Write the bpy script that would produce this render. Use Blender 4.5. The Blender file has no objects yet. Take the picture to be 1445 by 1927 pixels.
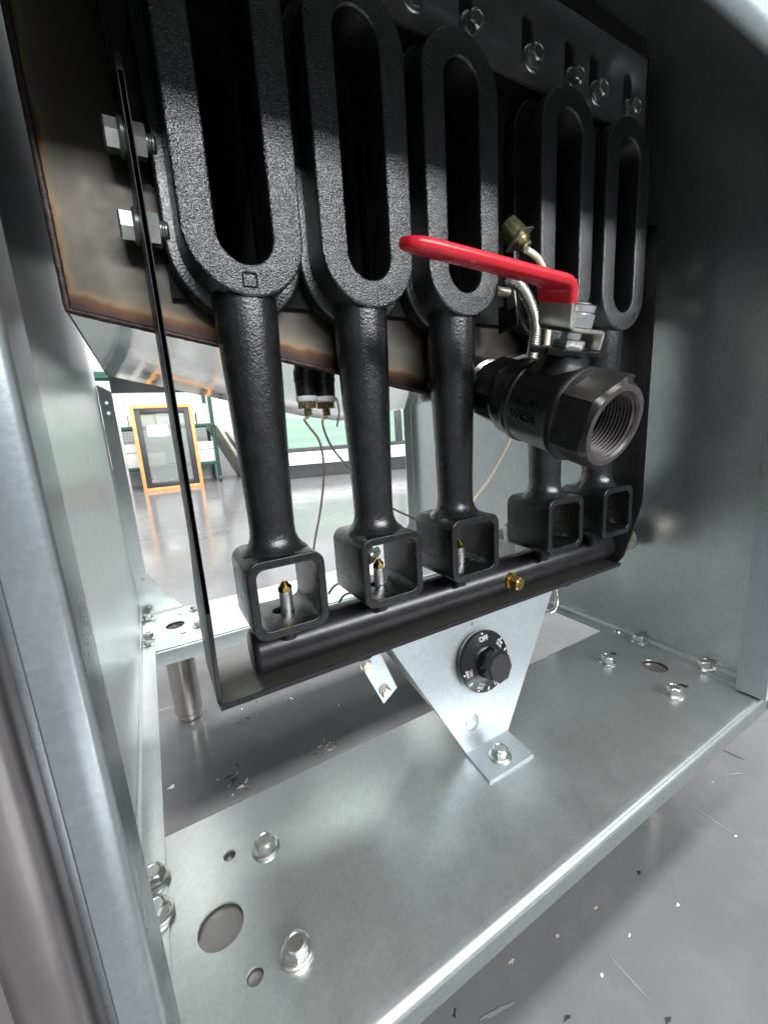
import bpy, bmesh, math, random
from mathutils import Matrix, Vector
random.seed(7)
sc = bpy.context.scene
COL = sc.collection
R = math.radians
# ------------------------------------------------------------------ camera
cam_d = bpy.data.cameras.new('camera'); cam = bpy.data.objects.new('camera', cam_d); COL.objects.link(cam)
sc.camera = cam
cam_d.sensor_fit = 'VERTICAL'; cam_d.sensor_height = 24; cam_d.lens = 24*775.13/1927
cam_d.clip_start = .005; cam_d.clip_end = 60
CR = ((.8658152, -.49640486, -.06281931), (-.15455727, -.14591761, -.97714897), (.47589505, .85573961, -.20306066))
CAM = Vector((-.224, 0, .28))
M = Matrix.Identity(4)
for i in range(3):
    M[i][0] = CR[0][i]; M[i][1] = -CR[1][i]; M[i][2] = -CR[2][i]; M[i][3] = CAM[i]
cam.matrix_world = M
# ------------------------------------------------------------------ light
w = bpy.data.worlds.new('World'); sc.world = w; w.use_nodes = True
bg = w.node_tree.nodes['Background']; bg.inputs[0].default_value = (.86, .95, 1, 1); bg.inputs[1].default_value = .31
def strip(name, loc, sx, sy, power, col=(1, .98, .95), rot=(0, 0, 0)):
    l = bpy.data.lights.new(name, 'AREA'); l.shape = 'RECTANGLE'; l.size = sx; l.size_y = sy; l.energy = power; l.color = col
    o = bpy.data.objects.new(name, l); COL.objects.link(o); o.location = loc; o.rotation_euler = rot
    return o
strip('overhead_light', (-.2, -.32, 2.5), 5, .22, 85)
strip('overhead_light', (.5, 2.6, 2.6), 5, .5, 220)  # unseen fill added overhead to brighten the floor behind the cabinet
strip('front_panel_light', (1.0, -4.3, 2.58), 5, .7, 390, (.96, .98, 1), rot=(R(63), 0, 0))  # soft panel added out of view in front for broad daylight fill
strip('overhead_light', (.6, 3.9, 2.5), 5, .6, 95, rot=(R(34), 0, 0)).data.spread = R(130)  # unseen fill added to brighten the back wall
vs = sc.view_settings; vs.view_transform = 'Standard'; vs.look = 'None'; vs.exposure = .3; vs.gamma = 1
sc.render.engine = 'CYCLES'
# ------------------------------------------------------------------ materials
MAT = {}
class NT:
    def __init__(s, name):
        s.m = bpy.data.materials.new(name); s.m.use_nodes = True; s.t = s.m.node_tree
        s.b = s.t.nodes['Principled BSDF']; MAT[name] = s.m
        s.tc = s.t.nodes.new('ShaderNodeTexCoord')
    def n(s, typ, **k):
        q = s.t.nodes.new(typ)
        for a, b in k.items():
            if a.startswith('i_'):
                key = a[2:]; key = int(key) if key.isdigit() else key.replace('_', ' ')
                q.inputs[key].default_value = b
            else: setattr(q, a, b)
        return q
    def l(s, a, b): s.t.links.new(a, b)
    def noise(s, scale, detail=3, rough=.55, vec=None, dist=0):
        q = s.n('ShaderNodeTexNoise', i_Scale=scale, i_Detail=detail, i_Roughness=rough, i_Distortion=dist)
        s.l(vec or s.tc.outputs['Object'], q.inputs['Vector']); return q.outputs['Fac']
    def ramp(s, fac, *stops):
        q = s.n('ShaderNodeValToRGB'); e = q.color_ramp.elements
        while len(e) < len(stops): e.new(.5)
        for k, (p, c) in zip(e, stops):
            k.position = p; k.color = (c, c, c, 1) if isinstance(c, (int, float)) else (*c, 1)
        s.l(fac, q.inputs[0]); return q.outputs[0]
    def math(s, op, a, b=None, clamp=False):
        q = s.n('ShaderNodeMath', operation=op, use_clamp=clamp)
        for i, v in enumerate((a, b)):
            if v is None: continue
            if isinstance(v, (int, float)): q.inputs[i].default_value = v
            else: s.l(v, q.inputs[i])
        return q.outputs[0]
    def mix(s, fac, a, b, mode='MIX'):
        q = s.n('ShaderNodeMix', data_type='RGBA', blend_type=mode)
        for i, v in ((0, fac), (6, a), (7, b)):
            if isinstance(v, (int, float)): q.inputs[i].default_value = v
            elif isinstance(v, tuple): q.inputs[i].default_value = (*v, 1)
            else: s.l(v, q.inputs[i])
        return q.outputs[2]
    def set(s, color=None, metal=None, rough=None, spec=None):
        for v, key in ((color, 'Base Color'), (metal, 'Metallic'), (rough, 'Roughness'), (spec, 'Specular IOR Level')):
            if v is None: continue
            if isinstance(v, tuple): s.b.inputs[key].default_value = (*v, 1)
            elif isinstance(v, (int, float)): s.b.inputs[key].default_value = v
            else: s.l(v, s.b.inputs[key])
    def bump(s, h, strength, dist):
        q = s.n('ShaderNodeBump', i_Strength=strength, i_Distance=dist); s.l(h, q.inputs['Height']); s.l(q.outputs[0], s.b.inputs['Normal'])

def simple(name, col, metal, rough, nscale=None, var=.15, bump=None, spec=None):
    t = NT(name)
    if nscale:
        f = t.noise(nscale, 4)
        d = tuple(max(0, c*(1-var)) for c in col); u = tuple(min(1, c*(1+var)) for c in col)
        t.set(color=t.ramp(f, (.3, d), (.7, u)), metal=metal, rough=t.ramp(t.noise(nscale*1.7, 3), (.25, max(.02, rough*.9)), (.75, min(1, rough*1.1))), spec=spec)
    else: t.set(color=col, metal=metal, rough=rough, spec=spec)
    if bump: t.bump(t.noise(bump[0], bump[3] if len(bump) > 3 else 3), bump[1], bump[2])
    return t

def galv(name, col, rough, metal=.9):
    t = NT(name)
    big = t.noise(7, 3, .55); fine = t.noise(600, 2, .6); mid = t.noise(45, 4, .6, dist=.4)
    c = t.ramp(mid, (.3, tuple(x*.95 for x in col)), (.7, tuple(min(1, x*1.04) for x in col)))
    c = t.mix(.3, c, t.ramp(fine, (.3, .62), (.7, 1.0)), 'MULTIPLY')
    vs_ = t.n('ShaderNodeTexVoronoi', i_Scale=330, i_Randomness=1); t.l(t.tc.outputs['Object'], vs_.inputs['Vector'])
    se = t.n('ShaderNodeSeparateColor'); t.l(vs_.outputs['Color'], se.inputs[0])
    c = t.mix(1, c, t.ramp(se.outputs[0], (0, .93), (1, 1.0)), 'MULTIPLY')
    sm = t.noise(16, 5, .7, dist=.8); c = t.mix(t.ramp(sm, (.56, 0), (.74, .12)), c, tuple(x*.62 for x in col))
    r = t.math('ADD', t.ramp(big, (.3, rough*.93), (.7, rough*1.07)), t.math('MULTIPLY', t.math('SUBTRACT', mid, .5), .05))
    t.set(color=c, metal=metal, rough=r); t.bump(t.math('ADD', fine, t.math('MULTIPLY', big, 5)), .06, .0005)
    return t
galv('galvanised', (.655, .69, .69), .31)
galv('galvanised_bright', (.53, .58, .60), .44, .8)
galv('rail_zinc', (.66, .72, .71), .32, .75)
galv('lip_zinc', (.40, .435, .435), .40, .85)
galv('post_zinc', (.47, .51, .535), .28, .85)
simple('stainless_warm', (.33, .30, .30), .95, .34, 30, .12)
simple('black_iron_edge', (.018, .017, .020), 0, .55, 300, .3, (500, .4, .0004), .2)
# cast iron: glossy black paint over sand-cast grain
t = NT('cast_iron_tube'); t.set(color=t.ramp(t.noise(120, 3), (.3, .007), (.7, .014)), metal=0, rough=t.ramp(t.noise(300, 2), (.3, .18), (.7, .30)), spec=.6)
t.bump(t.noise(700, 3, .6), .6, .0004)
t = NT('cast_iron_face'); t.set(color=t.ramp(t.noise(600, 3), (.35, .005), (.75, .02)), metal=.12, rough=t.ramp(t.noise(500, 2), (.3, .12), (.7, .22)), spec=1.0)
t.bump(t.noise(1050, 2, .5), 1, .0007)
t = NT('cast_iron_box'); t.set(color=t.ramp(t.noise(200, 4), (.3, .004), (.7, .012)), metal=0, rough=t.ramp(t.noise(150, 3), (.3, .16), (.7, .3)), spec=.45)
t.bump(t.noise(420, 4, .7), .5, .0005)
simple('flat_black', (.004, .004, .004), 0, .9)  # even near-black for tube interiors, backing plate, ledge and square mark
simple('black_pipe', (.016, .0145, .0165), .2, .3, 90, .35, (200, .12, .0006))
simple('valve_black', (.005, .0047, .0047), .0, .34, 160, .35, (260, .35, .0005), .4)
simple('valve_face', (.07, .062, .06), .4, .4, 200, .3)
simple('hanger_steel', (.22, .215, .22), .6, .4, 60, .15)
simple('cheek_steel', (.022, .021, .021), .4, .4, 25, .4)
simple('dark_steel', (.04, .039, .039), .7, .28, 25, .45, (40, .15, .001))
t = NT('brushed_dark'); mp = t.n('ShaderNodeMapping'); mp.inputs['Scale'].default_value = (30, 1600, 30); t.l(t.tc.outputs['Object'], mp.inputs['Vector'])
st = t.noise(1, 3, .6, mp.outputs[0])
t.set(color=t.ramp(st, (.3, (.15, .145, .125)), (.7, (.25, .24, .215))), metal=.85, rough=.22); t.bump(st, .25, .0004)
# oil tank front: stainless, straw and brown heat tint along the welded rim
t = NT('tank_heat'); sx = t.n('ShaderNodeSeparateXYZ'); t.l(t.tc.outputs['Object'], sx.inputs[0])
ax = t.math('ABSOLUTE', sx.outputs[0])
vz = t.math('SUBTRACT', .052, t.math('MULTIPLY', t.math('SUBTRACT', .251, ax), .19))
dz = t.math('SUBTRACT', sx.outputs[2], vz); dx = t.math('SUBTRACT', .251, ax)
nz = t.noise(38, 4, .6); dm = t.math('ADD', t.math('MINIMUM', dz, dx), t.math('MULTIPLY', t.math('SUBTRACT', nz, .5), .012))
tint = t.n('ShaderNodeValToRGB'); t.l(t.math('MULTIPLY', dm, 60), tint.inputs[0])
el = tint.color_ramp.elements
for p in (.2, .3, .45, .7): el.new(p)
for e_, (p, c) in zip(el, ((0, (.03, .02, .018)), (.12, (.05, .025, .018)), (.24, (.07, .036, .02)), (.36, (.115, .082, .05)), (.55, (.075, .066, .052)), (1, (.058, .053, .047)))):
    e_.position = p; e_.color = (*c, 1)
cl = t.mix(t.ramp(t.noise(14, 4, .7), (.55, 0), (.8, .4)), tint.outputs[0], (.085, .06, .038))
t.set(color=cl, metal=.85, rough=t.ramp(t.noise(60, 4), (.3, .40), (.7, .52)))
simple('weld', (.05, .032, .028), .6, .5, 200, .5, (350, .8, .001))
t = NT('mirror_steel'); t.set(color=(.74, .75, .73), metal=1, rough=t.ramp(t.noise(30, 3), (.3, .05), (.7, .11))); t.bump(t.noise(14, 2), .12, .004)
simple('zinc_bolt', (.46, .47, .45), .92, .30, 900, .10)
simple('old_bolt', (.55, .50, .44), .9, .4, 300, .3)
simple('chrome', (.70, .70, .70), .9, .26, 150, .06)
simple('handle_steel', (.62, .60, .53), 1, .33, 200, .1)
simple('brass', (.72, .47, .16), 1, .2, 250, .15)
simple('brass_pale', (.58, .47, .28), 1, .26, 250, .2)
t = NT('red_vinyl'); g_ = t.noise(55, 5, .7)
t.set(color=t.mix(t.ramp(g_, (.56, 0), (.72, .45)), (.58, .012, .026), (.30, .012, .018)), rough=t.ramp(t.noise(80, 4, .7), (.3, .2), (.7, .36)), spec=.5); t.bump(t.noise(90, 3), .15, .001)
simple('bakelite', (.010, .010, .011), 0, .16, 120, .2, None, .55)
simple('bakelite_matt', (.022, .022, .024), 0, .45, 300, .2)
simple('print_white', (.8, .8, .8), 0, .5)
simple('wire_white', (.72, .66, .54), 0, .42, 200, .1)
simple('flex_steel', (.66, .65, .61), 1, .28, 250, .15)
simple('capillary', (.42, .37, .30), .9, .35, 200, .2)
simple('capillary_dark', (.10, .095, .09), .8, .35)
simple('ptfe_tape', (.75, .75, .76), 0, .7, 200, .1)
simple('cast_alloy', (.42, .43, .42), .85, .45, 120, .2, (200, .3, .0006))
simple('sensor_gold', (.40, .37, .20), .95, .24, 60, .3)
simple('plate_grey', (.30, .29, .275), .85, .4, 14, .12)
simple('leg_steel', (.56, .53, .48), 1, .3, 60, .05)
# ground: worn grey floor paint with chips, scuffs, specks
t = NT('floor_paint'); O = t.tc.outputs['Object']
base = t.ramp(t.noise(2.2, 5, .6), (.3, (.135, .138, .142)), (.7, (.18, .183, .188)))
base = t.mix(t.ramp(t.noise(26, 6, .75), (.5, 0), (.75, .3)), base, (.26, .262, .266))
vo = t.n('ShaderNodeTexVoronoi', i_Scale=26, i_Randomness=1); wv = t.n('ShaderNodeVectorMath', operation='ADD')
nn = t.n('ShaderNodeTexNoise', i_Scale=120, i_Detail=3); t.l(O, nn.inputs['Vector'])
sc_ = t.n('ShaderNodeVectorMath', operation='SCALE'); sc_.inputs['Scale'].default_value = .022; t.l(nn.outputs['Color'], sc_.inputs[0])
t.l(O, wv.inputs[0]); t.l(sc_.outputs[0], wv.inputs[1]); t.l(wv.outputs[0], vo.inputs['Vector'])
sp = t.n('ShaderNodeSeparateColor'); t.l(vo.outputs['Color'], sp.inputs[0])
chip = t.math('LESS_THAN', vo.outputs['Distance'], t.math('MULTIPLY', t.math('POWER', sp.outputs[0], 14), .10))
cc = t.mix(t.math('GREATER_THAN', sp.outputs[1], .52), (.035, .03, .03), (.62, .58, .50))
base = t.mix(chip, base, cc)
mp = t.n('ShaderNodeMapping'); mp.inputs['Scale'].default_value = (5, 70, 1); mp.inputs['Rotation'].default_value = (0, 0, .7); t.l(O, mp.inputs['Vector'])
base = t.mix(t.ramp(t.noise(1.2, 2, .5, mp.outputs[0]), (.72, 0), (.76, .4)), base, (.4, .4, .4))
t.set(color=base, metal=0, rough=t.ramp(t.noise(11, 5, .65), (.35, .09), (.75, .24)), spec=.5)
t.bump(t.math('SUBTRACT', t.noise(45, 4), chip), .12, .0015)
simple('scratch_pale', (.235, .235, .24), 0, .5); simple('scratch_dark', (.07, .065, .062), 0, .5); simple('chip_dark', (.03, .022, .022), 0, .6); simple('chip_tan', (.50, .43, .34), 0, .7); simple('chip_white', (.66, .65, .62), 0, .7)
simple('wood', (.62, .30, .10), 0, .45, 18, .2)
simple('frame_black', (.02, .02, .022), 0, .4)
t = NT('pane'); t.set(color=(.55, .60, .58), metal=.0, rough=.06); t.b.inputs['Transmission Weight'].default_value = .75; t.b.inputs['IOR'].default_value = 1.2
simple('rack_green', (.02, .075, .055), .2, .5)
simple('box_white', (.74, .74, .70), 0, .7, 8, .08); simple('box_cream', (.62, .58, .48), 0, .7, 8, .1); simple('bottle_yellow', (.62, .66, .22), 0, .4)
simple('board_grey', (.42, .41, .38), .3, .5, 12, .2)
simple('sill_white', (.82, .84, .86), 0, .4); simple('base_dark', (.05, .052, .055), 0, .5, 20, .2)
t = NT('peg_wall'); v2 = t.n('ShaderNodeTexVoronoi', i_Scale=38, i_Randomness=0); t.l(t.tc.outputs['Object'], v2.inputs['Vector'])
t.set(color=t.mix(t.math('LESS_THAN', v2.outputs['Distance'], .26), (.60, .62, .64), (.33, .34, .36)), rough=.6)
simple('wall_white', (.72, .74, .74), 0, .6, 3, .05)
t = NT('green_glass'); wv2 = t.n('ShaderNodeTexWave', wave_type='BANDS', bands_direction='Z', i_Scale=3.5, i_Distortion=2.5); t.l(t.tc.outputs['Object'], wv2.inputs['Vector'])
t.set(color=t.ramp(wv2.outputs['Fac'], (.2, (.10, .17, .14)), (.8, (.14, .22, .18))), rough=.15)
t.b.inputs['Emission Color'].default_value = (.42, .60, .49, 1); t.b.inputs['Emission Strength'].default_value = .75  # even glow put into the glass, standing for daylight behind it
# ------------------------------------------------------------------ geometry helpers
OFF = {}
def thing(name, label, cat, loc=(0, 0, 0), group=None):
    o = bpy.data.objects.new(name, None); COL.objects.link(o); o.location = loc; o.empty_display_size = .02
    o['label'] = label; o['category'] = cat
    if group: o['group'] = group
    OFF[o.name] = Vector(loc); return o
def finish(bm, name, mat, parent=None, smooth=35, recalc=True):
    if recalc: bmesh.ops.recalc_face_normals(bm, faces=bm.faces)
    off = OFF[parent.name] if parent else Vector((0, 0, 0))
    bm.transform(Matrix.Translation(-off))
    me = bpy.data.meshes.new(name); bm.to_mesh(me); bm.free()
    for p in me.polygons: p.use_smooth = True
    me.set_sharp_from_angle(angle=R(smooth))
    me.materials.append(MAT[mat]); o = bpy.data.objects.new(name, me); COL.objects.link(o)
    if parent: o.parent = parent
    OFF[o.name] = off; return o
def tag(o, label, cat, group=None, kind=None):
    if kind: o['kind'] = kind
    if label: o['label'] = label
    if cat: o['category'] = cat
    if group: o['group'] = group
    return o
def copy_tree(o, loc, label):
    r = o.copy(); COL.objects.link(r); r.location = loc; r['label'] = label
    for ch in o.children:
        c = ch.copy(); COL.objects.link(c); c.parent = r
        for g in ch.children:
            d = g.copy(); COL.objects.link(d); d.parent = c
    OFF[r.name] = Vector(loc); return r
NB = bmesh.new
def loft(bm, rings, cap0=True, cap1=True, closed=True):
    vr = [[bm.verts.new(p) for p in r] for r in rings]
    n = len(vr[0])
    for a, b in zip(vr, vr[1:]):
        for i in range(n if closed else n-1):
            bm.faces.new((a[i], a[(i+1) % n], b[(i+1) % n], b[i]))
    if cap0: bm.faces.new(vr[0][::-1])
    if cap1: bm.faces.new(vr[-1])
    return vr
def basis(ax, hint=None):
    ax = Vector(ax).normalized(); h = Vector(hint) if hint else (Vector((0, 0, 1)) if abs(ax.z) < .9 else Vector((1, 0, 0)))
    u = (h - ax*h.dot(ax)).normalized(); return ax, u, ax.cross(u)
def ring(c, ax, r, n=24, hint=None, poly=None, ph=0):
    a, u, v = basis(ax, hint); out = []
    for i in range(n):
        th = 2*math.pi*i/n + ph; rr = r
        if poly:  # r = apothem of the polygon
            k = math.pi/poly; m = (th % (2*k)) - k; rr = r/math.cos(m)
        out.append(Vector(c) + u*(rr*math.cos(th)) + v*(rr*math.sin(th)))
    return out
def lathe(bm, prof, org, ax, n=24, cap0=True, cap1=True, hint=None):
    a = Vector(ax).normalized(); rings = []
    for q in prof:
        s, r = q[0], q[1]; poly = q[2] if len(q) > 2 else None
        rings.append(ring(Vector(org)+a*s, a, r, n, hint, poly))
    return loft(bm, rings, cap0, cap1)
def cyl(bm, p0, p1, r0, r1=None, n=20, ch=0):
    p0, p1 = Vector(p0), Vector(p1); L = (p1-p0).length; r1 = r0 if r1 is None else r1
    prof = [(0, r0), (L, r1)] if not ch else [(0, r0-ch), (ch, r0), (L-ch, r1), (L, r1-ch)]
    return lathe(bm, prof, p0, p1-p0, n)
def spline(pts, n=8):
    P = [Vector(p) for p in pts]; out = []
    for i in range(len(P)-1):
        a = P[max(i-1, 0)]; b = P[i]; c = P[i+1]; d = P[min(i+2, len(P)-1)]
        for k in range(n):
            t_ = k/n
            out.append(.5*((2*b)+(c-a)*t_+(2*a-5*b+4*c-d)*t_*t_+(3*b-a-3*c+d)*t_**3))
    out.append(P[-1]); return out
def sweep(bm, path, r, n=10, cap=True):
    path = [Vector(p) for p in path]; rings = []; u = None
    for i, p in enumerate(path):
        tg = (path[min(i+1, len(path)-1)]-path[max(i-1, 0)]).normalized()
        if u is None: u = basis(tg)[1]
        u = (u-tg*u.dot(tg)).normalized(); v = tg.cross(u); rr = r(i) if callable(r) else r
        rings.append([p+u*(rr*math.cos(2*math.pi*k/n))+v*(rr*math.sin(2*math.pi*k/n)) for k in range(n)])
    loft(bm, rings, cap, cap)
def bx(bm, lo, hi, bev=0, seg=2):
    r_ = bmesh.ops.create_cube(bm, size=1); lo, hi = Vector(lo), Vector(hi); vs_ = r_['verts']
    for v in vs_:
        v.co = Vector([(lo[i]+hi[i])/2+v.co[i]*(hi[i]-lo[i]) for i in range(3)])
    if bev:
        es = list({e for v in vs_ for e in v.link_edges}); bmesh.ops.bevel(bm, geom=es, offset=bev, segments=seg, profile=.6, affect='EDGES')
def plate(bm, outline, holes, thick, bev=0, mat4=None, bres=1):
    cu = bpy.data.curves.new('c', 'CURVE'); cu.dimensions = '2D'; cu.fill_mode = 'BOTH'
    cu.extrude = thick/2-bev; cu.bevel_depth = bev; cu.bevel_resolution = bres
    for lp in [outline]+list(holes):
        s_ = cu.splines.new('POLY'); s_.points.add(len(lp)-1); s_.use_cyclic_u = True
        for p, q in zip(s_.points, lp): p.co = (q[0], q[1], 0, 1)
    o = bpy.data.objects.new('c', cu); COL.objects.link(o); dg = bpy.context.evaluated_depsgraph_get()
    me = bpy.data.meshes.new_from_object(o.evaluated_get(dg)); b2 = NB(); b2.from_mesh(me)
    bmesh.ops.remove_doubles(b2, verts=b2.verts, dist=1e-6)
    if mat4: b2.transform(mat4)
    tmp = bpy.data.meshes.new('t'); b2.to_mesh(tmp); b2.free(); bm.from_mesh(tmp)
    bpy.data.objects.remove(o); bpy.data.curves.remove(cu); bpy.data.meshes.remove(me); bpy.data.meshes.remove(tmp)
def FX(y): # plate drawn in (x, z), its thickness along y centred on y
    return Matrix(((1, 0, 0, 0), (0, 0, -1, y), (0, 1, 0, 0), (0, 0, 0, 1)))
def FZ(z): return Matrix.Translation((0, 0, z))
def FSX(x): # drawn in (y, z), thickness along x
    return Matrix(((0, 0, 1, x), (1, 0, 0, 0), (0, 1, 0, 0), (0, 0, 0, 1)))
def circ(x, y, r, n=24): return [(x+r*math.cos(2*math.pi*i/n), y+r*math.sin(2*math.pi*i/n)) for i in range(n)]
def oval(x, y, rx, ry, n=24): return [(x+rx*math.cos(2*math.pi*i/n), y+ry*math.sin(2*math.pi*i/n)) for i in range(n)]
def track(x, z0, z1, hw, n=14):
    out = [(x+hw*math.cos(math.pi*i/n), z1-hw+hw*math.sin(math.pi*i/n)) for i in range(n+1)]
    return out+[(x-hw*math.cos(math.pi*i/n), z0+hw-hw*math.sin(math.pi*i/n)) for i in range(n+1)]
def rrect(x, z, hw, hh, r, n=5):
    out = []
    for cx, cz, a in ((x+hw-r, z+hh-r, 0), (x-hw+r, z+hh-r, 90), (x-hw+r, z-hh+r, 180), (x+hw-r, z-hh+r, 270)):
        out += [(cx+r*math.cos(R(a+90*i/n)), cz+r*math.sin(R(a+90*i/n))) for i in range(n+1)]
    return out
def at(px, py, y):  # point on the plane Y = y behind a spot of the photograph (measuring aid)
    v = Vector(((px-722.5)/775.13, (py-963.5)/775.13, 1)); d = Vector([sum(CR[k][i]*v[k] for k in range(3)) for i in range(3)])
    return CAM+d*(y/d.y)
def flange_bolt(parent, p, ax=(0, 0, 1), s=1.0, mat='zinc_bolt', ph=None, name='bolt'):
    bm = NB(); a, u, v = basis(ax); an = random.random()*2 if ph is None else ph; h = u*math.cos(an)+v*math.sin(an)
    lathe(bm, [(0, .0092*s), (.0010*s, .0094*s), (.0018*s, .0086*s), (.0022*s, .0074*s), (.0023*s, .0060*s, 6), (.0074*s, .0060*s, 6), (.0084*s, .0057*s), (.0088*s, .0050*s), (.0087*s, .0044*s), (.0082*s, .0040*s)], p, ax, 24, hint=h)
    return finish(bm, name, mat, parent, 28)
def hex_bolt(parent, p, ax, af, hgt, washer, mat='zinc_bolt', name='bolt', ph=None):
    bm = NB(); a, u, v = basis(ax); an = random.random()*2 if ph is None else ph; h = u*math.cos(an)+v*math.sin(an)
    pr = []
    if washer: pr += [(0, washer), (.0014, washer), (.0015, af*.98)]
    z0 = .0015 if washer else 0
    pr += [(z0+.0001, af/1, 6), (z0+hgt*.86, af, 6), (z0+hgt, af*.93)]
    lathe(bm, pr, p, ax, 24, hint=h); return finish(bm, name, mat, parent, 28)
# ------------------------------------------------------------------ ground
G = -.16
bm = NB(); bmesh.ops.create_grid(bm, x_segments=2, y_segments=2, size=12); bm.transform(Matrix.Translation((0, 0, G)))
tag(finish(bm, 'ground', 'floor_paint'), 'grey painted workshop floor with chips and scuffs', None, kind='structure')
# ------------------------------------------------------------------ cabinet
cab = thing('fryer_cabinet', 'open galvanised steel fryer cabinet with bolted bottom pan, side walls and legs', 'cabinet', (0, .44, G))
WX = .273
for s in (-1, 1):
    for y in (.2185, .68):
        bm = NB(); plate(bm, rrect(s*.2245, y, .0380, .0480, .004), [circ(s*.2285, y, .0118, 24)] if y > .5 else [], .003, 0, FZ(-.0048)); finish(bm, 'leg_plate', 'plate_grey', cab)
def side(s):
    bm = NB()
    # wall sheet, bottom flange and rear return bent from one sheet
    bx(bm, (min(s*WX, s*(WX+.0015)), .129, 0), (max(s*WX, s*(WX+.0015)), .752, .6229))
    finish(bm, 'side_wall', 'galvanised', cab)
    bm = NB(); prof = [(.2555, .0002), (.2555, .0018), (.2700, .0018), (.2718, .0026), (.2728, .0045), (.2729, .0060), (.2715, .0060), (.2705, .0035), (.2695, .0004)]
    loft(bm, [[Vector((s*x, y, z)) for x, z in prof] for y in (.155, .752)]); finish(bm, 'bottom_flange', 'galvanised', cab)
    bm = NB(); plate(bm, [(s*.2725, .0025), (s*.2555, .0025), (s*.2555, .355), (s*.2725, .366)], [circ(s*.264, .325, .0022, 10), circ(s*.264, .340, .0022, 10)], .0015, 0, FX(.7515))
    finish(bm, 'rear_flange', 'galvanised', cab)
    bm = NB(); plate(bm, [(s*.2725, .003), (s*.212, .003), (s*.2545, .070), (s*.2725, .070)], [], .0015, 0, FX(.7495)); g = finish(bm, 'gusset', 'galvanised', cab)
    for z in (.012, .063):
        bm = NB(); lathe(bm, [(0, .0028), (.0008, .0026), (.0014, .0012)], (s*.2605, .7487, z), (0, -1, 0), 12); finish(bm, 'rivet', 'zinc_bolt', g)
    # boxed front post with a soft front corner
    prof = [(.2475, .1525), (.2475, .1310)] + [(.2475+.0030*(1-math.cos(R(a))), .1310-.0030*math.sin(R(a))) for a in (15, 30, 45, 60, 75, 90)] + [(.2588, .128), (.2596, .1288), (.2598, .1385), (.2725, .1385), (.2725, .1525)]
    bm = NB(); loft(bm, [[Vector((s*x, y, z)) for x, y in prof] for z in (.0022, .612)]); finish(bm, 'front_post', 'post_zinc', cab, 50)
    prof = [(.2735, .1400), (.2660, .1400), (.2645, .1380)] + [(.2645+.005*(1-math.cos(R(a))), .1310-.005*math.sin(R(a))) for a in (0, 25, 50, 75, 90)] + [(.2750, .1262), (.2790, .1275), (.2795, .1262), (.2960, .1255), (.2960, .1405)]
    bm = NB(); loft(bm, [[Vector((s*x, y, z)) for x, y in prof] for z in (-.014, .64)]); finish(bm, 'outer_trim', 'stainless_warm', cab, 50)
    bm = NB(); bx(bm, (min(s*.2775, s*.2960), .1407, -.014), (max(s*.2775, s*.2960), .756, .64), .0015); finish(bm, 'outer_panel', 'stainless_warm', cab)
for s in (-1, 1): side(s)
# bottom pan
holes = []
for s in (-1, 1): holes += [circ(s*.2292, .2185, .0128, 32), circ(s*.2176, .259, .0040, 16), circ(s*.2172, .1845, .0045, 16)]
bm = NB(); plate(bm, [(-.2722, .139), (.2722, .139), (.2722, .2985), (-.2722, .2985)], holes, .0016, 0, FZ(-.0008)); pan = finish(bm, 'bottom_pan', 'galvanised', cab)
prof = [(.1390, 0), (.1360, 0)]+[(.1360-.0045*math.sin(R(a)), -.0045+.0045*math.cos(R(a))) for a in range(15, 91, 15)]+[(.1315, -.0165), (.1330, -.0165), (.1330, -.0048), (.1360, -.0016), (.1390, -.0016)]
bm = NB(); loft(bm, [[Vector((x, y, z)) for y, z in prof] for x in (-.272, .272)]); finish(bm, 'pan_lip', 'lip_zinc', cab, 60)
bm = NB(); bx(bm, (-.272, .2972, -.018), (.272, .2985, -.0017)); finish(bm, 'pan_lip', 'galvanised', cab)
for s in (-1, 1):
    for y in ((.250, .182) if s < 0 else (.2515, .1825)): flange_bolt(cab, (s*.195, y, 0))
for x, y in ((-.2625, .267), (-.2610, .243), (.2645, .2555), (.2645, .186)): flange_bolt(cab, (x, y, .0018))
bm = NB(); lathe(bm, [(0, .004), (.001, .0042), (.003, .003), (.0035, .001)], (.2645, .282, .0018), (0, 0, 1), 14); finish(bm, 'rivet', 'zinc_bolt', cab)
# rear rail
holes = []
for s in (-1, 1): holes += [circ(s*.2271, .68, .0135, 32), oval(s*.2185, .7185, .0045, .0016, 16), oval(s*.2185, .642, .0045, .0016, 16)]
bm = NB(); plate(bm, [(-.2722, .6095), (.2722, .6095), (.2722, .748), (-.2722, .748)], holes, .0016, 0, FZ(-.0008)); finish(bm, 'rear_rail', 'rail_zinc', cab)
prof = [(.6095, 0)]+[(.6095-.0045*math.sin(R(a)), -.0045+.0045*math.cos(R(a))) for a in (22, 45, 67, 90)]+[(.605, -.0235), (.6065, -.0235), (.6065, -.0045), (.6095, -.0016)]
bm = NB(); loft(bm, [[Vector((x, y, z)) for y, z in prof] for x in (-.272, .272)]); finish(bm, 'rail_lip', 'rail_zinc', cab, 60)
for s in (-1, 1):
    for x, y, k in ((.2630, .7250, 1), (.2630, .6510, 1), (.2630, .6290, .7), (.1950, .7240, .9), (.1960, .6530, .9)): flange_bolt(cab, (s*x, y, .0018 if x > .25 else 0), s=k)
for sx_ in (-1, 1):
    for y in (.2185, .68):
        bm = NB(); x = sx_*.2285
        lathe(bm, [(0, .0150), (.001, .0165), (.0085, .0175), (.0095, .0170), (.0105, .0172), (.0140, .0205), (.139, .0205), (.140, .0185), (.1505, .0185), (.1512, .0120)], (x, y, G), (0, 0, 1), 32); finish(bm, 'leg', 'leg_steel', cab)
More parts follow.
